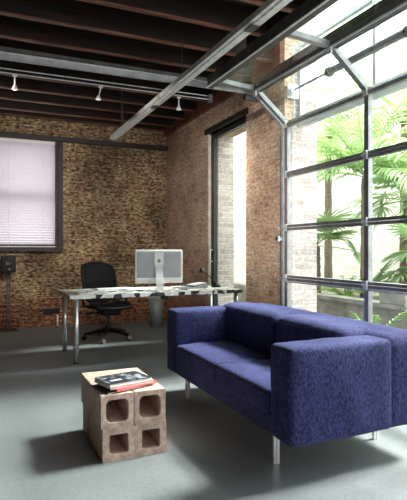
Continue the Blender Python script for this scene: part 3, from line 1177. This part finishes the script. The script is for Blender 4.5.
def back_fn(u, v):
    a, c = sq(u, v)
    wd = .255 - .045 * (1 - v) / 2 * 1.0
    return (-.05 + a * wd, .25 + .05 * (v + .2) ** 2 - .06 * a * a + .03 * v, .75 + c * .275)


def seat_fn(u, v):
    a, c = sq(u, v)
    return (a * (.25 + .02 * -v), -.03 + c * .235, .475 - .02 * (1 - a * a) - .045 * max(0, -v - .4) ** 1.5)


def rim(fn, r, z=None):
    pts = []
    for k in range(49):
        t_ = k / 48 * 8
        if t_ < 2: u, v = -1 + t_, -1
        elif t_ < 4: u, v = 1, -1 + (t_ - 2)
        elif t_ < 6: u, v = 1 - (t_ - 4), 1
        else: u, v = -1, 1 - (t_ - 6)
        pts.append(fn(u, v))
    return MB().tube(pts, r, 8, cap=False)


bk = grid_patch(back_fn, 12, 12, (0, .006, 0)).build('backrest', M['mesh'], oc, smooth=True)
rim(back_fn, .019).build('back_frame', M['black'], bk, smooth=True)
se = grid_patch(seat_fn, 12, 12, (0, 0, -.006)).build('seat', M['mesh'], oc, smooth=True)
rim(seat_fn, .022).build('seat_frame', M['black'], se, smooth=True)
b = MB().tube([(-.03, .34, .80), (-.03, .33, .60), (-.02, .24, .42), (0, .06, .385)], [.016, .022, .028, .03], 10)
b.tube([(-.22, .27, .66), (-.12, .345, .70), (-.03, .345, .70), (.06, .345, .70), (.14, .27, .66)], .014, 8)
b.build('back_support', M['black'], oc, smooth=True)
MB().soft(-.13, .13, -.14, .12, .33, .425, .03, nseg=4).build('tilt_mechanism', M['black'], oc, smooth=True)
MB().tube([(-.12, -.02, .37), (-.30, -.04, .37)], .008, 8).tube([(-.25, -.035, .37), (-.32, -.042, .37)], .014, 8).build('lever', M['black'], oc, smooth=True)
for sx in (-1, 1):
    b = MB().tube([(sx * .16, .12, .42), (sx * .30, .12, .45), (sx * .315, .10, .56), (sx * .30, .02, .625)], .018, 10)
    arm = b.build('armrest', M['black'], oc, smooth=True)
    MB().soft(sx * .295 - .045, sx * .295 + .045, -.18, .10, .622, .652, .014, nseg=5).build('arm_pad', M['black'], arm, smooth=True)
MB().lathe([(.034, .085), (.034, .20), (.022, .20), (.022, .34)], (0, 0, 0), 16).build('gas_column', M['darkmetal'], oc, smooth=False)
for k in range(5):
    a = R(20 + 72 * k)
    ex, ey = .315 * math.cos(a), .315 * math.sin(a)
    b = MB().tube([(.02 * math.cos(a), .02 * math.sin(a), .125), (ex * .5, ey * .5, .108), (ex, ey, .08)], [.030, .023, .016], 10)
    lg = b.build('base_arm', M['black'], oc, smooth=True)
    b = MB().tube([(ex, ey, .082), (ex, ey, .045)], .008, 8)
    pa = a + 1.1
    dx, dy = math.cos(pa), math.sin(pa)
    for s_ in (-1, 1):
        cx, cy = ex + dx * .016 * s_, ey + dy * .016 * s_
        b.tube([(cx - dx * .009, cy - dy * .009, .0285), (cx + dx * .009, cy + dy * .009, .0285)], .028, 16)
    b.build('castor', M['grey'] if k in (4, 3) else M['black'], lg)

# waste bin
wb = thing('waste_bin', 'tall grey round waste bin on the floor behind the desk', 'bin', (2.49, 7.42, 0))
MB().lathe([(.095, .002), (.10, .004), (.130, .45), (.126, .45), (.097, .012)], (0, 0, 0), 28).build('bucket', M['bin'], wb, smooth=True)
b = MB()
pts = [(.131 * math.cos(2 * math.pi * k / 28), .131 * math.sin(2 * math.pi * k / 28), .45) for k in range(29)]
b.tube(pts, .006, 6, cap=False).build('rim', M['galv'], wb, smooth=True)

# loudspeaker on a stand
st = thing('speaker_stand', 'thin metal stand holding the small black loudspeaker beside the window', 'stand', (.345, 7.90, 0))
MB().soft(-.13, .13, -.11, .11, .001, .016, .006, nseg=3).build('base_plate', M['darkmetal'], st)
MB().tube([(-.018, 0, .016), (-.018, 0, .862)], .011, 10).tube([(.018, 0, .016), (.018, 0, .862)], .011, 10).build('pole', M['beam'], st, smooth=True)
MB().box(-.07, .07, -.07, .07, .862, .870).build('top_plate', M['darkmetal'], st)
sp = thing('loudspeaker', 'small black loudspeaker on a thin stand below the window', 'loudspeaker', (.34, 7.90, .8705))
MB().soft(-.105, .105, -.08, .08, 0, .245, .012, nseg=3).build('cabinet', M['black'], sp, smooth=True)
MB().lathe([(.045, 0), (.05, -.006), (.042, -.005), (.012, .003)], (0, -.081, .15), 20, 'Y').build('woofer', M['darkmetal'], sp, smooth=True)
MB().lathe([(.014, 0), (.016, -.004), (.004, -.006)], (.015, -.081, .045), 14, 'Y').build('tweeter', M['grey'], sp, smooth=True)

# stub pipe and vent near the floor
vp = thing('floor_pipe', 'short pale metal pipe rising from the floor at the foot of the brick wall', 'pipe', (1.06, 7.97, 0))
MB().tube([(0, 0, .001), (0, 0, .19)], .014, 12).build('pipe', M['galv'], vp, smooth=True)
MB().lathe([(.03, .0), (.03, .012), (.015, .014)], (0, 0, .001), 16).build('flange', M['beam'], vp)
vt = thing('wall_vent', 'dark rectangular vent low on the brick wall behind the pipe', 'vent', (.98, WY - .001, .24))
MB().box(-.13, .13, -.012, 0, -.04, .04).build('vent_frame', M['darkmetal'], vt)
b = MB()
for k in range(4):
    b.box(-.115, .115, -.02, -.0125, -.032 + k * .018, -.026 + k * .018)
b.build('louvres', M['black'], vt)

# ------------------------------------------------------------------ courtyard
struct('ground', MB().box(WX + WT, 14, -5, 14, -.14, -.02), M['gravel'], 'pale paved courtyard ground')
b = MB()
b.box(10.5, 10.8, -5, 14, -.02, 3.0)
o = struct('courtyard_wall', b, M['brick_out'], 'pale sunlit brick wall closing the courtyard')
o = struct('courtyard_wall', MB().box(WX + WT + .06, 10.5, 10.2, 10.5, -.02, 3.9), M['brick_far'], 'pale sunlit brick wall at the far end of the courtyard')
pw = thing('planter_wall', 'low pale concrete planter wall outside the glass door', 'planter', (4.5, 0, 0))
MB().box(-.16, .0, -1.5, 9.6, -.0199, .52).build('wall', M['concrete'], pw)
MB().box(-.20, .03, -1.5, 9.6, .5201, .57).build('coping', M['concrete'], pw)
tag(MB().box(4.52, 10.4, -1.4, 9.6, -.0199, .42).build('garden_bed', M['soil']), 'raised bed of soil behind the low planter wall', 'garden bed', kind='stuff')
cb = thing('concrete_block', 'big pale concrete block standing at the edge of the planter', 'block', (4.4, 4.34, .571))
MB().soft(-.10, .10, -.20, .20, 0, .16, .012, nseg=3).build('block', M['concrete'], cb)


def blade(b, p, d, L, wd, droop, up=Vector((0, 0, 1)), n=4):
    """one narrow leaf blade, folded slightly, drooping."""
    d = d.normalized()
    side = d.cross(up)
    if side.length < .01:
        side = Vector((1, 0, 0))
    side.normalize()
    q = p.copy()
    dd = d.copy()
    prev = None
    for i in range(n + 1):
        t_ = i / n
        wdt = wd * (math.sin(math.pi * min(1, .12 + t_ * .88)) ** .7) if i < n else 0.0008
        a = len(b.v)
        b.v.append(tuple(q + side * wdt))
        b.v.append(tuple(q - Vector((0, 0, wdt * .35))))
        b.v.append(tuple(q - side * wdt))
        if prev is not None:
            b.f.append((prev, prev + 1, a + 1, a))
            b.f.append((prev + 1, prev + 2, a + 2, a + 1))
        prev = a
        q = q + dd * (L / n)
        dd = (dd + Vector((0, 0, -droop / n))).normalized()


def frond(az, el, L, droop, leaf, seed, nleaf=34):
    """arching feather frond; returns mesh builder and its local origin at 0."""
    rnd = random.Random(seed)
    b = MB()
    d = Vector((math.cos(az) * math.cos(el), math.sin(az) * math.cos(el), math.sin(el)))
    q = Vector((0, 0, 0))
    P = [q.copy()]
    dirs = [d.copy()]
    for i in range(nleaf):
        q = q + d * (L / nleaf)
        d = (d + Vector((0, 0, -droop / nleaf))).normalized()
        P.append(q.copy())
        dirs.append(d.copy())
    b.tube([tuple(p) for p in P], [.012 * (1 - i / (nleaf + 2)) + .002 for i in range(len(P))], 5)
    for i in range(3, nleaf + 1):
        t_ = i / nleaf
        ll = leaf * math.sin(math.pi * (.12 + .80 * t_)) ** .6
        dd = dirs[i]
        side = dd.cross(Vector((0, 0, 1))).normalized()
        for s_ in (-1, 1):
            v_ = side * s_ + dd * (.45 + .5 * t_) + Vector((0, 0, rnd.uniform(-.1, .25)))
            blade(b, P[i], v_, ll * rnd.uniform(.85, 1.1), .019 if leaf > .2 else .012, .9)
    return b


def fan(az, el, stalk, size, seed, nb=26):
    rnd = random.Random(seed)
    b = MB()
    d = Vector((math.cos(az) * math.cos(el), math.sin(az) * math.cos(el), math.sin(el)))
    P = [Vector((0, 0, 0)) + d * (stalk * i / 5) - Vector((0, 0, .12 * stalk * (i / 5) ** 2)) for i in range(6)]
    b.tube([tuple(p) for p in P], .008, 5)
    c = P[-1]
    side = d.cross(Vector((0, 0, 1))).normalized()
    upv = side.cross(d).normalized()
    f = (d * .6 - upv * .8).normalized() if rnd.random() < .3 else (d * .85 - upv * .5).normalized()
    for k in range(nb):
        a = R(-150 + 300 * k / (nb - 1))
        v_ = f * math.cos(a) + side * math.sin(a) + upv * rnd.uniform(-.08, .08)
        blade(b, c, v_, size * (1 - .25 * abs(a) / R(150)) * rnd.uniform(.9, 1.05), .019, .35, up=upv + Vector((0, 0, .001)))
    return b


def palm(name, label, loc, trunk_h, leafmat, kind, n, seed, L=1.5, leaf=.38, group=None, lean=(0, 0)):
    rnd = random.Random(seed)
    t = thing(name, label, 'palm', loc, 0, group)
    top_ = Vector((lean[0], lean[1], trunk_h))
    if trunk_h > .2:
        pts, rs = [], []
        for i in range(13):
            u = i / 12
            pts.append((lean[0] * u * u, lean[1] * u * u, trunk_h * u))
            rs.append(.085 - .02 * u + (.010 if i % 2 else 0))
        MB().tube(pts, rs, 12).build('trunk', M['bark'], t, smooth=True)
    for k in range(n):
        az = 2 * math.pi * k / n + rnd.uniform(-.25, .25)
        el = R(rnd.uniform(15, 70))
        if kind == 'feather':
            b = frond(az, el, L * rnd.uniform(.8, 1.15), 1.5, leaf, seed * 50 + k)
        else:
            b = fan(az, R(rnd.uniform(-5, 65)), L * rnd.uniform(.5, 1.0), leaf * rnd.uniform(.85, 1.15), seed * 50 + k)
        o = b.build('frond', leafmat, t)
        o.location = top_
    return t


palm('feather_palm', 'feather palm with long arching fronds crossing behind the middle mullion', (5.2, 5.75, .4205), 1.85, M['leafA'], 'feather', 17, 3, L=1.7, leaf=.5)
palm('feather_palm', 'tall feather palm rising behind the upper right hand panes', (7.3, 7.05, .4205), 3.2, M['leafA'], 'feather', 17, 5, L=2.1, leaf=.6)
palm('feather_palm', 'tall feather palm at the far left behind the sunlit reveal', (6.9, 8.8, .4205), 3.1, M['leafA'], 'feather', 16, 14, L=1.7, leaf=.5)
palm('fan_palm', 'fan palm with spiky round leaves near the left side of the glass door', (5.3, 7.1, .4205), .85, M['leafB'], 'fan', 17, 7, L=.75, leaf=.55)
palm('fan_palm', 'large fan palm with tall stem seen through the right hand panes', (6.5, 6.2, .4205), 1.6, M['leafB'], 'fan', 20, 9, L=.9, leaf=.6)
palm('fan_palm', 'low fan palm behind the lower right hand panes', (5.9, 5.2, .4205), .5, M['leafB'], 'fan', 16, 12, L=.7, leaf=.5)


def fern(label, loc, n, L, seed):
    rnd = random.Random(seed)
    t = thing('fern', label, 'fern', loc, 0, 'ferns along the planter')
    for k in range(n):
        az = 2 * math.pi * k / n + rnd.uniform(-.3, .3)
        o = frond(az, R(rnd.uniform(45, 80)), L * rnd.uniform(.8, 1.1), 1.7, .12, seed * 30 + k, 16).build('frond', M['leafC'], t)
    return t


fern('bright green upright fern rising from the paving in front of the planter wall', (3.80, 4.10, -.0195), 11, .74, 1)
fern('bright green fern low beside the left end of the glass door', (4.95, 5.9, .4205), 9, .5, 2)
fern('bright green fern in the bed behind the concrete block', (5.35, 4.15, .4205), 9, .4, 3)
fern('bright green fern at the right hand edge of the view', (5.1, 3.5, .4205), 9, .55, 4)

# leafy tree beyond the courtyard wall
tree = thing('leafy_tree', 'leafy green tree standing behind the courtyard wall', 'tree', (12.0, 9.0, -.02))
MB().tube([(0, 0, 0), (.1, 0, 2), (.05, .1, 4.4)], [.16, .13, .09], 12).build('trunk', M['bark'], tree, smooth=True)
rnd = random.Random(21)
br_, fo = MB(), MB()
for k in range(26):
    az, el = rnd.uniform(0, 6.28), rnd.uniform(.1, 1.3)
    L = rnd.uniform(1.3, 2.6)
    p0 = Vector((.08, .05, rnd.uniform(2.8, 4.3)))
    d = Vector((math.cos(az) * math.cos(el), math.sin(az) * math.cos(el), math.sin(el)))
    br_.tube([tuple(p0), tuple(p0 + d * L * .5 + Vector((0, 0, .08))), tuple(p0 + d * L)], [.045, .025, .008], 5)
    for m_ in range(150):
        c = p0 + d * L * rnd.uniform(.35, 1.08) + Vector((rnd.gauss(0, .28), rnd.gauss(0, .28), rnd.gauss(0, .24)))
        v_ = Vector((rnd.uniform(-1, 1), rnd.uniform(-1, 1), rnd.uniform(-.8, .4)))
        blade(fo, c, v_, rnd.uniform(.12, .2), .032, .6, n=2)
br_.build('branches', M['bark'], tree)
fo.build('foliage', M['leafA'], tree)
